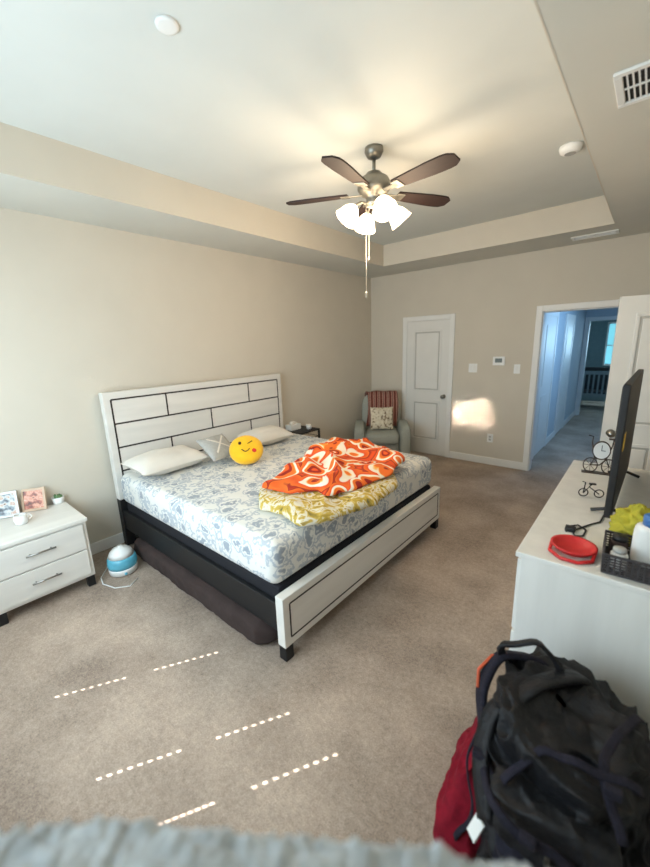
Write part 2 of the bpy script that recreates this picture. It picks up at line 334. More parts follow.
def ub(u,v):
    x=.26+1.83*u; an=2*PI*v; e=min(1,min(u,1-u)*18)**.5; ca,sa=math.cos(an),math.sin(an)
    yy=.125*math.copysign(abs(ca)**.6,ca); zz=.08*math.copysign(abs(sa)**.6,sa)
    k=1+.07*noise.noise(Vector((x*5,ca*1.4,sa*1.4)))+.05*(1-2.5*abs(noise.noise(Vector((x*8,ca*2,sa*2+4)))))
    return (x,Y1+.08+yy*e*k,max(.003,min(.166,.083+zz*e*k)))
m.grid(ub,160,40,cv=True); tag(m.build('under_bed_cloth',BROWN,smooth=True),'long dark brown cloth bag pushed under the side of the bed','storage bag')
# ---------------------------------------------------------------- pillows
def cushion(w,d,h,m=None,nu=26,pinch=.06,nz=.0):
    m=m or MB()
    for s in (1,-1):
        def fn(u,v,s=s):
            x=2*u-1; y=2*v-1; t=max(0,(1-abs(x)**2.6)*(1-abs(y)**2.6))**.55
            return (x*w/2*(1-pinch*(1-y*y)),y*d/2*(1-pinch*(1-x*x)),s*h/2*t*(1+.25*noise.noise(Vector((x*2+nz,y*2,s)))))
        m.grid(fn,nu,nu)
    return m
def put(o,loc,rz=0,rx=0,ry=0): o.location=loc; o.rotation_euler=(rx,ry,rz); return o
put(tag(cushion(.40,.62,.18).build('bed_pillow',PILLOW,smooth=True),'cream bed pillow nearest the nightstand with framed photos','pillow','bed pillows against the headboard'),(.42,-3.88,MZ+.10),.05,0,.08)
put(tag(cushion(.38,.52,.16,nz=3).build('bed_pillow',PILLOW,smooth=True),'cream bed pillow nearest the black side table','pillow','bed pillows against the headboard'),(.42,-2.74,MZ+.09),-.04,0,.08)
q=thing('throw_cushion','small grey throw cushion with pale cross stripes beside the yellow cushion','cushion',(.57,-3.45,MZ+.14)); q.rotation_euler=(0,math.radians(36),.1)
cushion(.29,.31,.10).build('cover',GREYC,q,smooth=True)
m=MB(); 
for sg in (1,-1): m.grid(lambda u,v,sg=sg: ((2*u-1)*.09+(v-.5)*.022,sg*(2*u-1)*.09,.056-.012*abs(2*u-1)**2),14,2)
m.build('cross_stripe',PILLOW,q)
e=thing('round_plush_cushion','round yellow plush cushion with a smiling winking face','cushion',(.83,-3.325,MZ+.125)); e.rotation_euler=(math.radians(0),math.radians(46),math.radians(-34))
MB().sup((0,0,0),(.145,.155,.075),.8,1,36,20).build('body',YEL,e,smooth=True)
EB=mat('dark_brown_felt',(60,30,14),.8); ER=mat('red_felt',(205,40,36),.8)
def onface(x,y): return .0765*math.sqrt(max(0,1-(x/.145)**2-(y/.155)**2))**.8
def blob(cx,cy,rx,ry,mt,nm):
    m=MB(); m.grid(lambda u,v:(cx+rx*v*math.cos(2*PI*u),cy+ry*v*math.sin(2*PI*u),onface(cx+rx*v*math.cos(2*PI*u),cy+ry*v*math.sin(2*PI*u))+.003),18,4,cu=True); m.build(nm,mt,e)
blob(-.035,-.055,.018,.014,EB,'eye')
m=MB().tube([(-.035+.010*math.cos(t*PI),.035+.022*(t-.5)*2,onface(-.035,.05)+.004) for t in [i/8 for i in range(9)]],.004,6); m.build('eye',EB,e)
m=MB().tube([(.03+.025*math.sin(t*PI),-.045+.07*t,onface(.03+.025*math.sin(t*PI),-.045+.07*t)+.003) for t in [i/12 for i in range(13)]],.0045,6); m.build('mouth',EB,e)
blob(.05,.065,.019,.02,ER,'red_patch')
# ---------------------------------------------------------------- blankets
def heap(name,outline,h,mt,seed,amp=.25,fold=.35,shape=3.2,fs_=8):
    P=[at(u,v,2,z) for u,v,z in outline]; c=sum(P,Vector())/len(P); A=sorted([(math.atan2(q.y-c.y,q.x-c.x),q) for q in P],key=lambda q:q[0]); n=len(A)
    def rad(t):
        t=(t+PI)%(2*PI)-PI; dx,dy=math.cos(t),math.sin(t)
        for i in range(n):
            a0=A[i]; a1=A[(i+1)%n]; b=a1[0]+(2*PI if i==n-1 else 0); tt=t+(2*PI if (i==n-1 and t<a0[0]) else 0)
            if a0[0]<=tt<=b:
                p0=a0[1]-c; p1=a1[1]-c; ex,ey=p1.x-p0.x,p1.y-p0.y; den=dx*ey-dy*ex
                r=(p0.x*ey-p0.y*ex)/den if abs(den)>1e-9 else p0.length
                k=(tt-a0[0])/max(1e-9,b-a0[0]); w=.03*noise.noise(Vector((dx*6,dy*6,seed)))
                return r+w, a0[1].z+(a1[1].z-a0[1].z)*k
        return math.hypot(A[0][1].x-c.x,A[0][1].y-c.y),A[0][1].z
    m=MB(); zc=sum(q.z for q in P)/n; NU=170; RR=[]
    for i in range(NU): RR.append(rad(i/NU*2*PI-PI))
    RS=[(sum(RR[(i+j)%NU][0] for j in (-1,0,1))/3,RR[i][1]) for i in range(NU)]
    def fn(u,v):
        t=u*2*PI-PI; r,zr=RS[int(round(u*NU))%NU]; s=min(1,v/.82); x=c.x+r*s*math.cos(t); y=c.y+r*s*math.sin(t); zb=zc+(zr-zc)*s
        if v>.82:
            k=(v-.82)/.18; return (c.x+r*(1-.12*k)*math.cos(t),c.y+r*(1-.12*k)*math.sin(t),zb+.02*(1-k))
        w=noise.noise(Vector((x*2.5,y*2.5,seed+9)))
        f=.8*noise.noise(Vector((x*3.5,y*3.5,seed)))+.4*noise.noise(Vector((x*9,y*9,seed+3)))+fold*(1-2*abs(math.sin((x*.9+y*.5)*fs_+4*w)))
        return (x,y,zb+.02+h*(max(0,1-s**shape)**.5)*max(.12,1+amp*f))
    m.grid(fn,NU,64,cu=True)
    m.add([(c.x+RS[k][0]*.88*math.cos(k/NU*2*PI-PI),c.y+RS[k][0]*.88*math.sin(k/NU*2*PI-PI),RS[k][1]) for k in range(NU)],[tuple(range(NU))])
    return m.build(name,mt,smooth=True)
def vo(t): t.inputs['Scale'].default_value=5.0
CR=(244,230,212); OR=(228,82,26); OR2=(238,112,36); DR=(152,30,20); YO=(242,170,60)
ORM=ramp_mat('orange_swirl_fleece','ShaderNodeTexVoronoi',[(.0,CR),(.08,CR),(.10,OR2),(.19,OR),(.21,DR),(.29,DR),(.31,OR2),(.40,OR2),(.42,YO),(.45,CR),(.53,CR),(.55,OR),(.68,OR2),(.70,DR),(.80,OR)],.9,vo,.3,warp=.24,wscale=4)
def nz(t): t.inputs['Scale'].default_value=9; t.inputs['Detail'].default_value=3; t.inputs['Distortion'].default_value=2.5
YBM=ramp_mat('yellow_leaf_fleece','ShaderNodeTexNoise',[(.30,(104,94,54)),(.38,(176,148,60)),(.47,(204,174,78)),(.53,(218,212,192)),(.59,(214,208,188)),(.64,(190,158,66)),(.75,(136,114,60))],.9,nz,.3)
zb=MZ+.002
tag(heap('folded_blanket',[(257,500,zb),(266,490,zb),(300,474,zb),(345,462,zb),(385,470,zb),(400,486,zb),(378,507,zb),(337,521,zb),(302,531,zb),(291,522,zb),(260,511,zb)],.068,YBM,2,amp=.3,fold=.5,shape=8,fs_=12),'yellow and cream patterned blanket folded under the orange blanket','blanket')
tag(heap('rumpled_blanket',[(260,490,.78),(283,476,.78),(302,465,.78),(312,451,.775),(340,442,.775),(375,446,.775),(405,461,.775),(389,478,.775),(352,494,.78),(326,500,.78),(316,493,.78),(290,497,.78)],.07,ORM,7,amp=.6,fold=.85,shape=8,fs_=6),'orange and red swirl fleece blanket bunched on top of the yellow blanket','blanket')
# ---------------------------------------------------------------- nightstand
NX,NY0,NY1,NZ=.537,-5.20,-4.588,.562; yc=(NY0+NY1)/2; w=(NY1-NY0)/2
ns=thing('nightstand','white two drawer nightstand with bar handles left of the bed','nightstand',(0.02,yc,0)); D=NX-.02
B(.0,D-.02,-w+.01,w-.01,.09,NZ-.03).build('body',WHITEW,ns,bevel=.003)
B(-.0,D,-w,w,NZ-.028,NZ).build('top',WHITEW,ns,bevel=.004)
for z0,z1 in ((.115,.315),(.325,.52)):
    dr=B(D-.02,D-.003,-w+.035,w-.035,z0,z1).build('drawer',WHITEW,ns,bevel=.004)
    zc=(z0+z1)/2+.01; MB().tube([(D+.022,-.085,zc),(D+.022,.085,zc)],.006,10).tube([(D-.003,-.06,zc),(D+.022,-.06,zc)],.005,8).tube([(D-.003,.06,zc),(D+.022,.06,zc)],.005,8).build('handle',STEEL,dr,smooth=True)
for x in (.02,D-.08):
    for y in (-w+.015,w-.065): B(x,x+.05,y,y+.05,0,.09).build('leg',BLACK,ns,bevel=.004)
def frame(px,py,rz,name,label,w,h,fm,pm):
    p=at(px,py,2,NZ); t=thing(name,label,'photo frame',(p.x,p.y,NZ+.003),rz)
    M=Matrix.Rotation(math.radians(-14),4,'Y')
    m=MB(); m.M=M; b=.018; m.box(-.008,.006,-w/2,w/2,0,b).box(-.008,.006,-w/2,w/2,h-b,h).box(-.008,.006,-w/2,-w/2+b,b,h-b).box(-.008,.006,w/2-b,w/2,b,h-b); m.build('frame',fm,t,bevel=.002)
    m=MB(); m.M=M; m.box(-.006,.001,-w/2+b,w/2-b,b,h-b); ph=m.build('photo',pm,t)
    MB().box(-.065,-.06,-.015,.015,0,.09).tube([(-.02,0,.1),(-.062,0,.088)],.004,6).build('easel_back',BLACK,t)
def n2(t): t.inputs['Scale'].default_value=22; t.inputs['Detail'].default_value=2.5
PH1=ramp_mat('photo_print_warm','ShaderNodeTexNoise',[(.34,(84,46,40)),(.45,(176,96,74)),(.54,(222,168,142)),(.62,(206,130,104)),(.72,(232,210,194))],.3,n2)
PH2=ramp_mat('photo_print_cool','ShaderNodeTexNoise',[(.34,(70,76,84)),(.46,(146,156,164)),(.55,(206,206,202)),(.64,(190,150,130)),(.74,(226,224,220))],.3,n2)
SILV=mat('silver_frame',(196,196,194),.35,metal=.3)
frame(35,511,-.5,'picture_frame','pale frame with a warm toned photo beside the small plant pot',.16,.175,mat('pale_wood_frame',(204,176,150),.5),PH1)
frame(7,518,-.35,'picture_frame','silver frame with a pale grey photo at the far left of the nightstand',.16,.19,SILV,PH2)
p=at(59,503,2,NZ); t=thing('plant_pot','small white pot with a little green succulent on the nightstand','potted plant',(p.x,p.y,NZ))
MB().lathe([(.03,0),(.036,.004),(.045,.055),(.041,.055),(.036,.045),(0,.045)],24).build('pot',PLAST,t,smooth=True)
GR=mat('succulent_green',(96,128,84),.6,.2,40); m=MB()
for k in range(14):
    a_=k*2.4; r=.006+.0016*k; m.sup((r*math.cos(a_),r*math.sin(a_),.055+.006*math.cos(k)),(.011,.009,.016),1,1,8,6)
m.build('leaves',GR,t,smooth=True)
p=at(22,524,2,NZ); t=thing('mug','white round mug at the front edge of the nightstand','mug',(p.x,p.y,NZ))
MB().lathe([(.025,0),(.036,.01),(.042,.04),(.038,.07),(.033,.074),(.034,.068),(.036,.04),(0,.012)],24).build('body',PLAST,t,smooth=True)
MB().tube([(.0,.038,.06),(0,.06,.055),(0,.064,.035),(0,.04,.02)],.005,8).build('handle',PLAST,t,smooth=True)
p=at(124,571,2,0); t=thing('humidifier','small blue and white humidifier on the carpet beside the nightstand','humidifier',(p.x,p.y,0))
BLU=mat('blue_tank',(96,168,190),.2,.15,12,emis=.12,ecol=(80,190,220))
MB().lathe([(.085,0),(.10,.01),(.106,.045),(.104,.06)],32).build('base',PLAST,t,smooth=True)
MB().lathe([(.104,.06),(.11,.09),(.106,.125),(.096,.15)],32).build('tank',BLU,t,smooth=True)
MB().lathe([(.096,.15),(.08,.185),(.052,.21),(.022,.221),(.018,.23),(0,.23)],32).build('lid',PLAST,t,smooth=True)
MB().sup((.102,-.02,.028),(.006,.012,.012),1,1,10,8).build('dial',BLU,t)
pts=[at(u,v,2,.006) for u,v in ((138,578),(130,586),(115,588),(103,584),(101,578),(106,570),(110,560),(116,548))]
tag(MB().tube(pts,.004,6).build('power_cord',PLAST,smooth=True),'thin white power cord curled on the carpet by the humidifier','cord')
# ---------------------------------------------------------------- side table far side of bed
zt=.68; t=thing('side_table','small black side table between the bed and the armchair','side table',(.20,-1.97,0))
MB().box(-.18,.18,-.18,.18,zt-.02,zt).build('tabletop',BLACK,t,bevel=.004)
B(-.16,.16,-.16,.16,.2,.215).build('shelf',BLACK,t)
m=MB()
for (x0,y0,x1,y1) in ((-.17,-.17,.17,-.17),(.17,-.17,.17,.17),(.17,.17,-.17,.17),(-.17,.17,-.17,-.17)): m.tube([(x0,y0,zt-.10),(x1,y1,zt-.10)],.004,6)
m.build('wire_rail',BLACK,t)
for x in (-.18,.16):
    for y in (-.18,.16): B(x,x+.02,y,y+.02,0,zt-.02).build('leg',BLACK,t)
tg=thing('tissue_box','white tissue box on the black side table','tissue box',(.13,-2.03,zt+.001)); B(-.055,.055,-.09,.09,0,.07).build('carton',PLAST,tg,bevel=.003); cushion(.05,.09,.05,None,12).build('tissue',PILLOW,tg,smooth=True).location=(0,0,.085)
t2=thing('cup','small white cup on the black side table beside the tissue box','cup',(.29,-1.91,zt+.001)); MB().lathe([(.025,0),(.035,.06),(.032,.06),(.023,.006),(0,.006)],20).build('body',PLAST,t2,smooth=True)
MB().tube([(.033,0,.05),(.05,0,.045),(.05,0,.02),(.029,0,.015)],.004,6).build('handle',PLAST,t2,smooth=True)
# ---------------------------------------------------------------- armchair (faces local -y)
CA=math.radians(34); ch=thing('armchair','grey upholstered armchair in the room corner','armchair',(.575,-.60,0),CA)
MB().sup((0,.02,.22),(.26,.31,.13),.3,.3).build('seat_base',CHAIRM,ch,smooth=True)
MB().sup((0,-.06,.38),(.25,.31,.085),.45,.3).build('seat_cushion',CHAIRM,ch,smooth=True)
m=MB(); m.M=Matrix.Translation((0,.26,.57))@Matrix.Rotation(math.radians(-10),4,'X'); m.sup((0,0,0),(.30,.10,.40),.45,.35); m.build('backrest',CHAIRM,ch,smooth=True)
for s in (-1,1): MB().sup((s*.33,.0,.31),(.085,.35,.255),.4,.35).build('armrest',CHAIRM,ch,smooth=True)
for x in (-.3,.26):
    for y in (-.28,.24): B(x,x+.04,y,y+.04,0,.1).build('leg',DKW,ch)
def strp(t): t.wave_type='BANDS'; t.bands_direction='X'; t.inputs['Scale'].default_value=4.5; t.inputs['Distortion'].default_value=.6
STR=ramp_mat('striped_throw','ShaderNodeTexWave',[(.0,(92,44,38)),(.35,(120,58,48)),(.45,(180,140,122)),(.6,(140,80,66)),(.75,(198,162,144)),(1,(88,42,38))],.95,strp,.3)
m=MB()
def drape(u,v):
    x=-.23+.46*u+.03*math.sin(v*5); pts=[(.08,.49),(.115,.66),(.17,.84),(.23,.985),(.33,1.005),(.415,.95),(.42,.78)]
    k=v*(len(pts)-1); i=min(int(k),len(pts)-2); f=k-i; y=pts[i][0]*(1-f)+pts[i+1][0]*f; z=pts[i][1]*(1-f)+pts[i+1][1]*f
    return (x,y-.004+.014*noise.noise(Vector((x*9,z*6,0))),z+.02*noise.noise(Vector((x*8,v*6,2))))
m.grid(drape,24,26); o=m.build('throw_blanket',STR,smooth=True); sd=o.modifiers.new('s','SOLIDIFY'); sd.thickness=.012
tag(o,'brown and pink striped throw draped over the armchair back','throw'); o.location=ch.location; o.rotation_euler=ch.rotation_euler
def pr(t): t.inputs['Scale'].default_value=26; t.inputs['Detail'].default_value=2
CRE=ramp_mat('cream_print_cushion','ShaderNodeTexNoise',[(.36,(110,88,66)),(.43,(206,192,166)),(.6,(222,212,190)),(.8,(226,216,196))],.9,pr)
o=cushion(.34,.34,.12).build('throw_cushion',CRE,smooth=True); tag(o,'square cream cushion with dark print standing on the armchair seat','cushion')
o.matrix_world=Matrix.Translation(ch.location)@Matrix.Rotation(CA,4,'Z')@Matrix.Translation((-.0,-.06,.64))@Matrix.Rotation(math.radians(72),4,'X')
# ---------------------------------------------------------------- dresser
GX,G1,G2,GZ=3.214,-3.741,-2.166,.85
dr=thing('dresser','long white wood grain dresser along the right wall','dresser',(0,0,0)); GXE=W-.02
B(GX+.02,GXE,G1+.008,G2-.008,.03,GZ-.025).build('body',WHITEWZ,dr,bevel=.003)
B(GX,GXE,G1,G2,GZ-.025,GZ).build('top',WHITEWZ,dr,bevel=.004)
n=3; ww=(G2-G1-.04)/n
for i in range(n):
    for z0,z1 in ((.08,.43),(.45,.80)):
        y0=G1+.02+i*ww; q=B(GX+.004,GX+.02,y0+.01,y0+ww-.01,z0,z1).build('drawer',WHITEWZ,dr,bevel=.003)
        yc=y0+ww/2; zc=(z0+z1)/2; MB().tube([(GX-.014,yc-.07,zc),(GX-.014,yc+.07,zc)],.005,8).tube([(GX+.004,yc-.05,zc),(GX-.014,yc-.05,zc)],.004,6).tube([(GX+.004,yc+.05,zc),(GX-.014,yc+.05,zc)],.004,6).build('handle',STEEL,q)
for x in (GX+.03,GXE-.07):
    for y in (G1+.03,G2-.07): B(x,x+.04,y,y+.04,0,.03).build('foot',BLACK,dr)
tv=thing('television','thin black flat television standing on the dresser','television',(3.503,-2.74,GZ),math.radians(-1.6))
B(-.015,.015,-.49,.47,.03,.675).build('housing',BLACK,tv,bevel=.006)
B(-.017,-.015,-.475,.455,.045,.66).build('screen',SCREEN,tv)
for y in (-.36,.36): MB().tube([(-.08,y,.008),(0,y,.035),(.08,y,.008)],.009,8).build('stand_leg',BLACK,tv)
B(.015,.0165,-.46,-.38,.36,.44).build('sticker',mat('yellow_sticker',(226,190,60),.6),tv)
# bicycle clock
p=at(602,474,2,GZ); K=1.3
t=thing('bicycle_clock','decorative bronze openwork bicycle clock on the dresser beside the television','clock',(p.x-.02,p.y,GZ),math.radians(8)); t.scale=(K*.8,K*.8,K)
def ring(c,r,rr=.004,seg=28): return [(c[0]+r*math.cos(2*PI*i/seg),c[1],c[2]+r*math.sin(2*PI*i/seg)) for i in range(seg)]
BRZ=mat('antique_bronze',(72,60,50),.4,.2,30,metal=.4)
for x in (-.048,.048):
    m=MB().tube(ring((x,0,.041),.037),.003,8,True)
    for k in range(4):
        c_,s_=math.cos(k*PI/4)*.037,math.sin(k*PI/4)*.037; m.tube([(x-c_,0,.041-s_),(x+c_,0,.041+s_)],.0012,5)
    m.build('wheel',BRZ,t,smooth=True)
m=MB(); m.M=Matrix.Translation((0,0,.122))@Matrix.Rotation(PI/2,4,'X'); m.lathe([(0,-.010),(.042,-.010),(.048,-.004),(.048,.008),(.043,.010),(.043,.004),(0,.004)],36); cf=m.build('clock_case',BRZ,t,smooth=True)
m=MB(); m.M=Matrix.Translation((0,0,.122))@Matrix.Rotation(PI/2,4,'X'); m.lathe([(0,.0045),(.042,.0045),(.042,.0095),(0,.0095)],36); m.build('clock_face',PLAST,t)
MB().box(-.0016,.0016,-.012,-.010,.122,.15).box(-.002,.02,-.012,-.010,.1205,.1235).build('clock_hands',BLACK,t)
MB().tube([(-.048,0,.041),(-.03,0,.078),(.03,0,.078),(.048,0,.041)],.0035,6).tube([(-.048,0,.041),(0,0,.045),(.03,0,.078)],.0035,6).tube([(-.03,0,.078),(-.052,0,.16),(-.05,0,.19),(-.075,0,.195)],.0035,6).tube([(.03,0,.078),(.052,0,.15),(.055,0,.18)],.0035,6).box(.03,.075,-.012,.012,.18,.187).build('bicycle_frame',BRZ,t,smooth=False)
B(-.09,.09,-.022,.022,0,.005).build('base',BRZ,t)
p=at(590,497,2,GZ); t=thing('wire_figurine','small black wire bicycle figurine in front of the bronze clock','figurine',(p.x,p.y,GZ),math.radians(20))
for x in (-.035,.04): MB().tube(ring((x,0,.025),.022),.003,6,True).build('wheel',BLACK,t)
MB().tube([(-.035,0,.022),(-.01,0,.06),(.04,0,.022)],.003,6).tube([(-.035,0,.022),(-.03,0,.085),(-.045,0,.09)],.003,6).tube([(-.01,0,.06),(.0,0,.075)],.003,6).box(-.012,.02,-.008,.008,.075,.082).build('frame',BLACK,t)
pts=[at(u,v,2,GZ+.005) for u,v in ((566,531),(570,526),(578,525),(586,530),(583,536),(575,536),(572,531),(580,528),(592,524),(600,522),(604,515))]
t=thing('charger','black charger with a looped cord on the dresser top','charger',(0,0,0)); MB().tube(pts,.004,6).build('cord',BLACK,t,smooth=True)
q=at(568,530,2,GZ); B(q.x-.012,q.x+.03,q.y-.02,q.y+.015,GZ,GZ+.022).build('plug',BLACK,t,bevel=.004)
RED=mat('red_silicone',(206,42,44),.45,.05,20)
p=at(573,550,2,GZ); t=thing('red_bowl','shallow red silicone bowl with a strap on the dresser corner','bowl',(p.x,p.y,GZ))
MB().lathe([(.05,0),(.064,.003),(.067,.010),(.073,.012),(.077,.020),(.085,.023),(.085,.028),(.075,.027),(.068,.018),(.058,.007),(0,.004)],36).build('body',RED,t,smooth=True)
MB().tube([(-.078,-.02,.022),(-.075,-.075,.010),(-.03,-.115,.008),(.03,-.115,.008),(.075,-.075,.010),(.078,-.02,.022)],.007,8).build('handle',RED,t,smooth=True)
bk=thing('storage_basket','dark woven storage basket holding bottles at the dresser end','basket',(3.62,-3.595,GZ),.05)
BKM=mat('dark_grey_weave',(64,60,62),.8,.2,80)
x,y,h=.115,.11,.075; B(-x,x,-y,y,.002,.008).build('base',BKM,bk)
m=MB()
for i in range(7):
    z=.010+i*.011; m.tube([(-x,-y,z),(x,-y,z),(x,y,z),(-x,y,z)],.0038,6,True)
for i in range(14):
    for (ax,ay) in ((-x+2*x*i/13,-y),(-x+2*x*i/13,y),(-x,-y+2*y*i/13),(x,-y+2*y*i/13)): m.tube([(ax,ay,.004),(ax,ay,.078)],.003,5)
m.build('woven_sides',BKM,bk); MB().tube([(-x,-y,.08),(x,-y,.08),(x,y,.08),(-x,y,.08)],.005,8,True).build('rim',BKM,bk)
bt=thing('lotion_bottle','white bottle with blue cap standing in the dark basket','bottle',(3.638,-3.57,GZ+.010)); 
MB().sup((0,0,.085),(.052,.042,.085),.35,.8).build('body',PLAST,bt,smooth=True); MB().lathe([(.03,.165),(.03,.205),(.022,.212),(0,.212)],18).build('cap',mat('blue_cap',(60,110,170),.4),bt,smooth=True)
bt=thing('powder_bottle','short white jar with grey lid in the dark basket','bottle',(3.555,-3.655,GZ+.010))
MB().lathe([(.025,0),(.028,.004),(.028,.06),(.02,.068)],20).build('body',PLAST,bt,smooth=True); MB().lathe([(.022,.068),(.022,.083),(0,.083)],18).build('lid',GREYC,bt,smooth=True)
bt=thing('dark_jar','small dark brown jar behind the white jar in the basket','jar',(3.55,-3.55,GZ+.010))
MB().lathe([(.025,0),(.03,.004),(.03,.06),(.024,.07)],20).build('body',BROWN,bt,smooth=True); MB().lathe([(.026,.07),(.026,.09),(0,.09)],18).build('lid',BLACK,bt,smooth=True)
YG=mat('yellow_green_cloth',(176,168,54),.9,.2,15)
m=MB()
def crum(u,v):
    a_=2*PI*u; b=PI*(v-.5)*.9999; d=Vector((math.cos(b)*math.cos(a_),math.cos(b)*math.sin(a_),math.sin(b)))
    k=1+.30*noise.noise(d*2.2)+.34*(1-2.6*abs(noise.noise(d*3.1+Vector((4,1,0)))))*.6+.10*noise.noise(d*9)
    return (d.x*.085*k,d.y*.072*k,max(0,.075+d.z*.085*k))
m.grid(crum,90,60,cu=True)
o=tag(m.build('crumpled_cloth',YG,smooth=True),'crumpled yellow green cloth between the television and basket','cloth'); o.location=(3.61,-3.37,GZ+.002)
# ---------------------------------------------------------------- bags
REDB=mat('maroon_fabric',(124,18,36),.9,.25,30,.3,60,spec=.2)
rb=thing('red_bag','maroon red fabric bag lying low left of the black backpack','bag',(3.225,-4.22,0),.05)
m=MB()
def rbody(u,v):
    pw=lambda x,e: math.copysign(abs(x)**e,x); a_=2*PI*u; b=PI*(v-.5)*.9999; tz=.5+.5*pw(math.sin(b),.6)
    r=Vector((.098*(1-.45*tz)*pw(math.cos(b),.5)*pw(math.cos(a_),.6)+.035*tz,.27*(1-.4*tz)*pw(math.cos(b),.5)*pw(math.sin(a_),.6)+.10*tz,.25*tz))
    n_=.02*noise.noise(r*7)+.022*(1-2.4*abs(noise.noise(r*13))); r.x*=1+n_*7; r.y*=1+n_; r.z=max(0,r.z*(1+.2*noise.noise(r*5+Vector((3,0,0)))+n_*4)); return r
m.grid(rbody,120,80,cu=True); m.build('body',REDB,rb,smooth=True)
MB().tube([(.03,.02,.22),(.03,.04,.26),(.03,.16,.27),(.03,.19,.22)],.009,8).build('handle',REDB,rb,smooth=True)
BPM=mat('black_nylon',(14,14,19),.62,.3,14,.9,38,spec=.45); BPM2=mat('charcoal_mesh',(32,30,42),.85,.35,120,.4,300,spec=.3)
bp=thing('backpack','large black backpack standing on the carpet in front of the dresser','backpack',(3.545,-4.17,0),.06)
def wr(r,k=1): return k*(.040*noise.noise(r*4.5)+.036*(1-2.6*abs(noise.noise(Vector((r.x*5,r.y*5,r.z*9))+Vector((5,1,2)))))+.020*(1-2.4*abs(noise.noise(r*15+Vector((1,7,2)))))+.005*noise.noise(r*36))
m=MB()
def body(u,v):
    pw=lambda x,e: math.copysign(abs(x)**e,x); a_=2*PI*u; b=PI*(v-.5)*.9999; tz=.5+.5*pw(math.sin(b),.45)
    k=1-.05*tz**2; r=Vector((.20*k*pw(math.cos(b),.38)*pw(math.cos(a_),.5)-.045*tz,.24*k*pw(math.cos(b),.38)*pw(math.sin(a_),.55)+.03*tz,.54*tz-.04*tz*math.cos(a_)*math.cos(b)))
    d=wr(r); q=Vector((r.x,r.y,0)); q=q.normalized()*d if q.length>.02 else Vector(); z=r.z+(d*1.2 if tz>.5 else 0)
    return (min(.225,r.x+q.x),r.y+q.y,max(0,z))
m.grid(body,220,160,cu=True); m.build('body',BPM,bp,smooth=True)
def pouch(c,rr,nm,mt):
    m=MB(); pw=lambda x,e: math.copysign(abs(x)**e,x)
    def fn(u,v):
        a_=2*PI*u; b=PI*(v-.5)*.9999; r=Vector((rr[0]*pw(math.cos(b),.4)*pw(math.cos(a_),.45),rr[1]*pw(math.cos(b),.4)*pw(math.sin(a_),.45),rr[2]*pw(math.sin(b),.45)))
        w_=r+Vector(c); d=wr(w_*1.4,.45); return w_+r.normalized()*d
    m.grid(fn,100,70,cu=True); return m.build(nm,mt,bp,smooth=True)
pouch((-.02,-.26,.19),(.15,.065,.165),'front_pocket',BPM2)
pouch((-.06,-.24,.42),(.13,.05,.08),'top_pocket',BPM)
pouch((-.235,-.03,.33),(.022,.11,.09),'side_pocket',BPM2)
def strap(pts,w,nm,mt,th_=.012,c0=(-.03,.02,.26)):
    P=[Vector(p) for p in pts]; Q=[]
    for i in range(len(P)-1):
        p0=P[max(i-1,0)];p1=P[i];p2=P[i+1];p3=P[min(i+2,len(P)-1)]
        for k in range(8):
            t_=k/8; Q.append(.5*((2*p1)+(-p0+p2)*t_+(2*p0-5*p1+4*p2-p3)*t_*t_+(-p0+3*p1-3*p2+p3)*t_**3))
    Q.append(P[-1]); m=MB()
    def fn(u,v):
        i=min(len(Q)-1,int(round(u*(len(Q)-1)))); t_=(Q[min(i+1,len(Q)-1)]-Q[max(i-1,0)]).normalized(); c_=Vector(c0); o_=(Q[i]-c_).normalized(); s_=t_.cross(o_).normalized()
        return Q[i]+s_*w*(v-.5)+Vector((0,0,.006*math.sin(u*23)))
    m.grid(fn,len(Q),4)
    o=m.build(nm,mt,bp,smooth=True); s=o.modifiers.new('s','SOLIDIFY'); s.thickness=th_; s.offset=0
strap([(-.14,.18,.57),(-.21,.15,.605),(-.285,.08,.59),(-.305,-.0,.52),(-.285,-.05,.42),(-.27,-.10,.26)],.06,'shoulder_strap',BPM2,.018)
strap([(-.02,.16,.60),(-.10,.08,.628),(-.17,-.02,.615),(-.245,-.10,.56),(-.255,-.19,.46),(-.21,-.28,.36)],.055,'shoulder_strap',BPM,.018)
strap([(-.23,.12,.565),(-.27,.09,.655),(-.15,.12,.70),(-.08,.14,.60)],.028,'top_handle',BPM,.012)
strap([(-.265,-.14,.44),(-.18,-.32,.48),(-.02,-.325,.46),(.13,-.28,.38)],.022,'compression_strap',BPM2)
strap([(-.15,-.35,.06),(-.12,-.365,.18),(-.08,-.355,.28),(-.05,-.33,.40)],.02,'compression_strap',BPM2)
strap([(.09,-.25,.53),(.04,-.14,.61),(.08,.0,.615),(.13,.12,.58)],.022,'compression_strap',BPM2)
strap([(-.18,-.25,.50),(-.10,-.19,.605),(.0,-.18,.62),(.12,-.14,.595)],.02,'compression_strap',BPM2)
strap([(-.29,.0,.40),(-.32,-.08,.28),(-.27,-.18,.20),(-.31,-.22,.10)],.018,'loose_webbing',BPM2,.006)
for (bx,by,bz) in ((-.10,-.345,.485),(.06,-.19,.60),(-.26,-.19,.47)):
    MB().box(bx-.02,bx+.02,by-.012,by+.012,bz-.012,bz+.012).build('buckle',BPM2,bp,bevel=.004)
ORG=mat('orange_trim',(196,84,50),.7); MB().tube([(-.25,.13,.59),(-.30,.10,.59),(-.33,.04,.56),(-.32,.0,.52)],.006,6).build('orange_loop',ORG,bp,smooth=True)
MB().tube([(-.15,-.335,.30),(-.07,-.345,.345),(.04,-.345,.345),(.12,-.325,.30)],.0025,6).build('zipper',STEEL,bp)
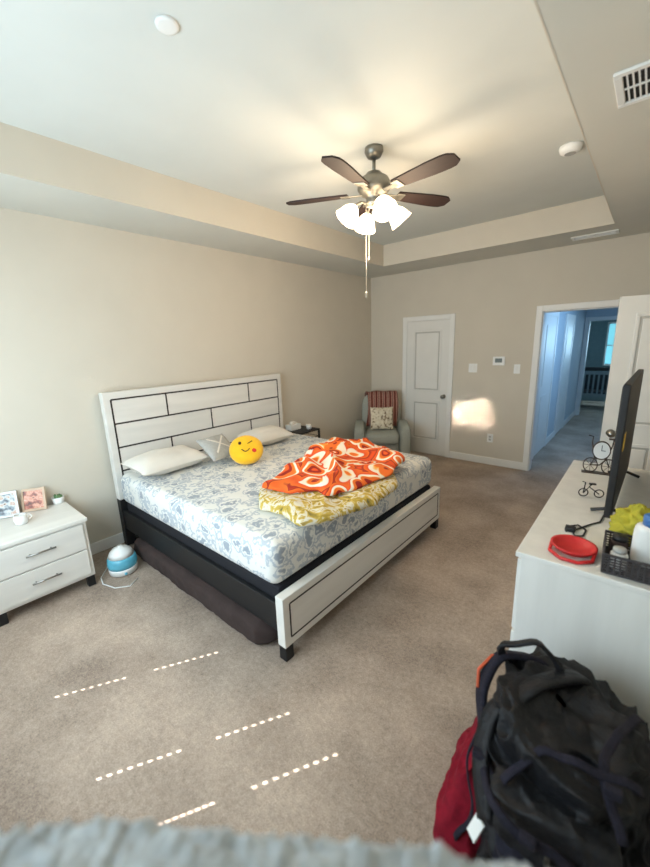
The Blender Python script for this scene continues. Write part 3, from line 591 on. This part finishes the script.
m=MB(); m.M=Matrix.Translation((-.235,-.285,.31))@Matrix.Rotation(-.7,4,'Z')@Matrix.Rotation(-.5,4,'X'); m.box(-.018,.018,-.003,.003,-.032,.032); m.build('white_tag',PLAST,bp)
B(-.06,-.048,-.315,-.29,.38,.42).build('zipper_pull',STEEL,bp,bevel=.002)
# ---------------------------------------------------------------- fuzzy throw near the camera
FUZ=mat('grey_plush_pile',(172,182,188),1,.25,26,.3,70,sheen=.5)
fw=Vector((-math.sin(YAW),math.cos(YAW),0)); rt=Vector((math.cos(YAW),math.sin(YAW),0)); o0=Vector((CX,CY,0))
m=MB()
def fz(u,v):
    R_=-.80+1.04*u; top=1.25+.008*noise.noise(Vector((R_*5,0,0)))
    if R_>-.15: top-=.16*(R_+.15)**1.1
    e_=.317+.014*noise.noise(Vector((R_*6,3,0)))-(.06*max(0,R_+.12))+(.03*min(.4,max(0,-R_-.25)))
    prof=[(.11,0),(.11,.6),(.12,.93),(.14,.975),(.18,.996),(.24,1.0),(e_-.02,.99),(e_,.955),(e_+.004,.6),(e_+.006,0)]
    k=v*(len(prof)-1); i=min(int(k),len(prof)-2); f=k-i; f=f*f*(3-2*f) if 1<i<8 else f; d=prof[i][0]*(1-f)+prof[i+1][0]*f; z=(prof[i][1]*(1-f)+prof[i+1][1]*f)*top
    nn=.004*noise.noise(Vector((R_*12,d*14,z*9)))+.007*noise.noise(Vector((R_*90,d*90,z*90)))
    return o0+rt*R_+fw*(d+nn*1.5)+Vector((0,0,max(0,z+(nn if z>.05 else 0))))
m.grid(fz,260,120)
tag(m.build('plush_throw',FUZ,smooth=True),'grey fuzzy plush throw out of focus at the bottom edge nearest the viewer','throw')
# ---------------------------------------------------------------- blind with cord holes, sun
SA=(at(340,753,2,0)-at(249,789,2,0)); SA.z=0; SA.normalize(); EL=math.radians(50)
cols=[]
for segs in (((53,698,128,677),(152,670,220,652)),((93,779,184,750),(215,740,291,712)),((148,828,216,803),(249,789,340,753))):
    hz=[]; xs=[]
    for (a0,b0,a1,b1) in segs:
        P0=at(a0,b0,2,0); P1=at(a1,b1,2,0); nd=9
        for i in range(nd):
            p=P0+(P1-P0)*((i+.5)/nd); t_=(p.y-(YR-.05))/SA.y; hz.append(t_*math.tan(EL)); xs.append(p.x-SA.x*t_)
    cols.append((sum(xs)/len(xs),sorted(hz)))
cols.sort()
m=MB(); yb=YR-.05; prev=WX0; hw=.0065; hh=.012
for xc,hz in cols:
    m.box(prev,xc-hw,yb-.001,yb,WZ0,WZ1); z=WZ0
    for q in hz:
        if q-hh<z or q+hh>WZ1: continue
        m.box(xc-hw,xc+hw,yb-.001,yb,z,q-hh); z=q+hh
    m.box(xc-hw,xc+hw,yb-.001,yb,z,WZ1); prev=xc+hw
m.box(prev,WX1,yb-.001,yb,WZ0,WZ1)
st(m.build('window_1',PLAST))
sn=bpy.data.lights.new('sun','SUN'); sn.energy=22; sn.angle=.004; sn.color=(1,.97,.94); so=bpy.data.objects.new('sun',sn); COL.objects.link(so)
dirv=Vector((SA.x*math.cos(EL),SA.y*math.cos(EL),-math.sin(EL))); so.rotation_euler=dirv.to_track_quat('-Z','Y').to_euler()
def area(name,loc,target,sx,sy,e,col,spread=PI):
    L=bpy.data.lights.new(name,'AREA'); L.shape='RECTANGLE'; L.size=sx; L.size_y=sy; L.energy=e; L.color=col; L.spread=spread
    o=bpy.data.objects.new(name,L); COL.objects.link(o); o.location=loc; o.rotation_euler=(Vector(target)-Vector(loc)).to_track_quat('-Z','Y').to_euler(); return o
area('window_daylight',(1.65,YR+.03,1.55),(1.65,0,1.35),2.2,1.5,80,(.70,.88,1))
area('reflected_sun_patch',(2.4,YR+.10,1.9),(at(472,413,1,0)),.54,.34,1.5,(1,.80,.68),math.radians(1.0))
area('reflected_sun_patch_small',(1.6,YR+.10,1.9),(at(98,386,0,0)),.20,.16,.06,(1,.94,.86),math.radians(1.0))
area('hall_daylight',(3.62,1.6,1.8),(2.4,1.9,1.0),2.2,1.4,36,(.34,.62,1))
area('far_room_daylight',(3.3,6.9,1.5),(3,4,0.3),.6,1,34,(.5,.8,1))
w=bpy.data.worlds.new('world'); S.world=w; w.use_nodes=True; w.node_tree.nodes['Background'].inputs[0].default_value=(.5,.65,.9,1); w.node_tree.nodes['Background'].inputs[1].default_value=.5
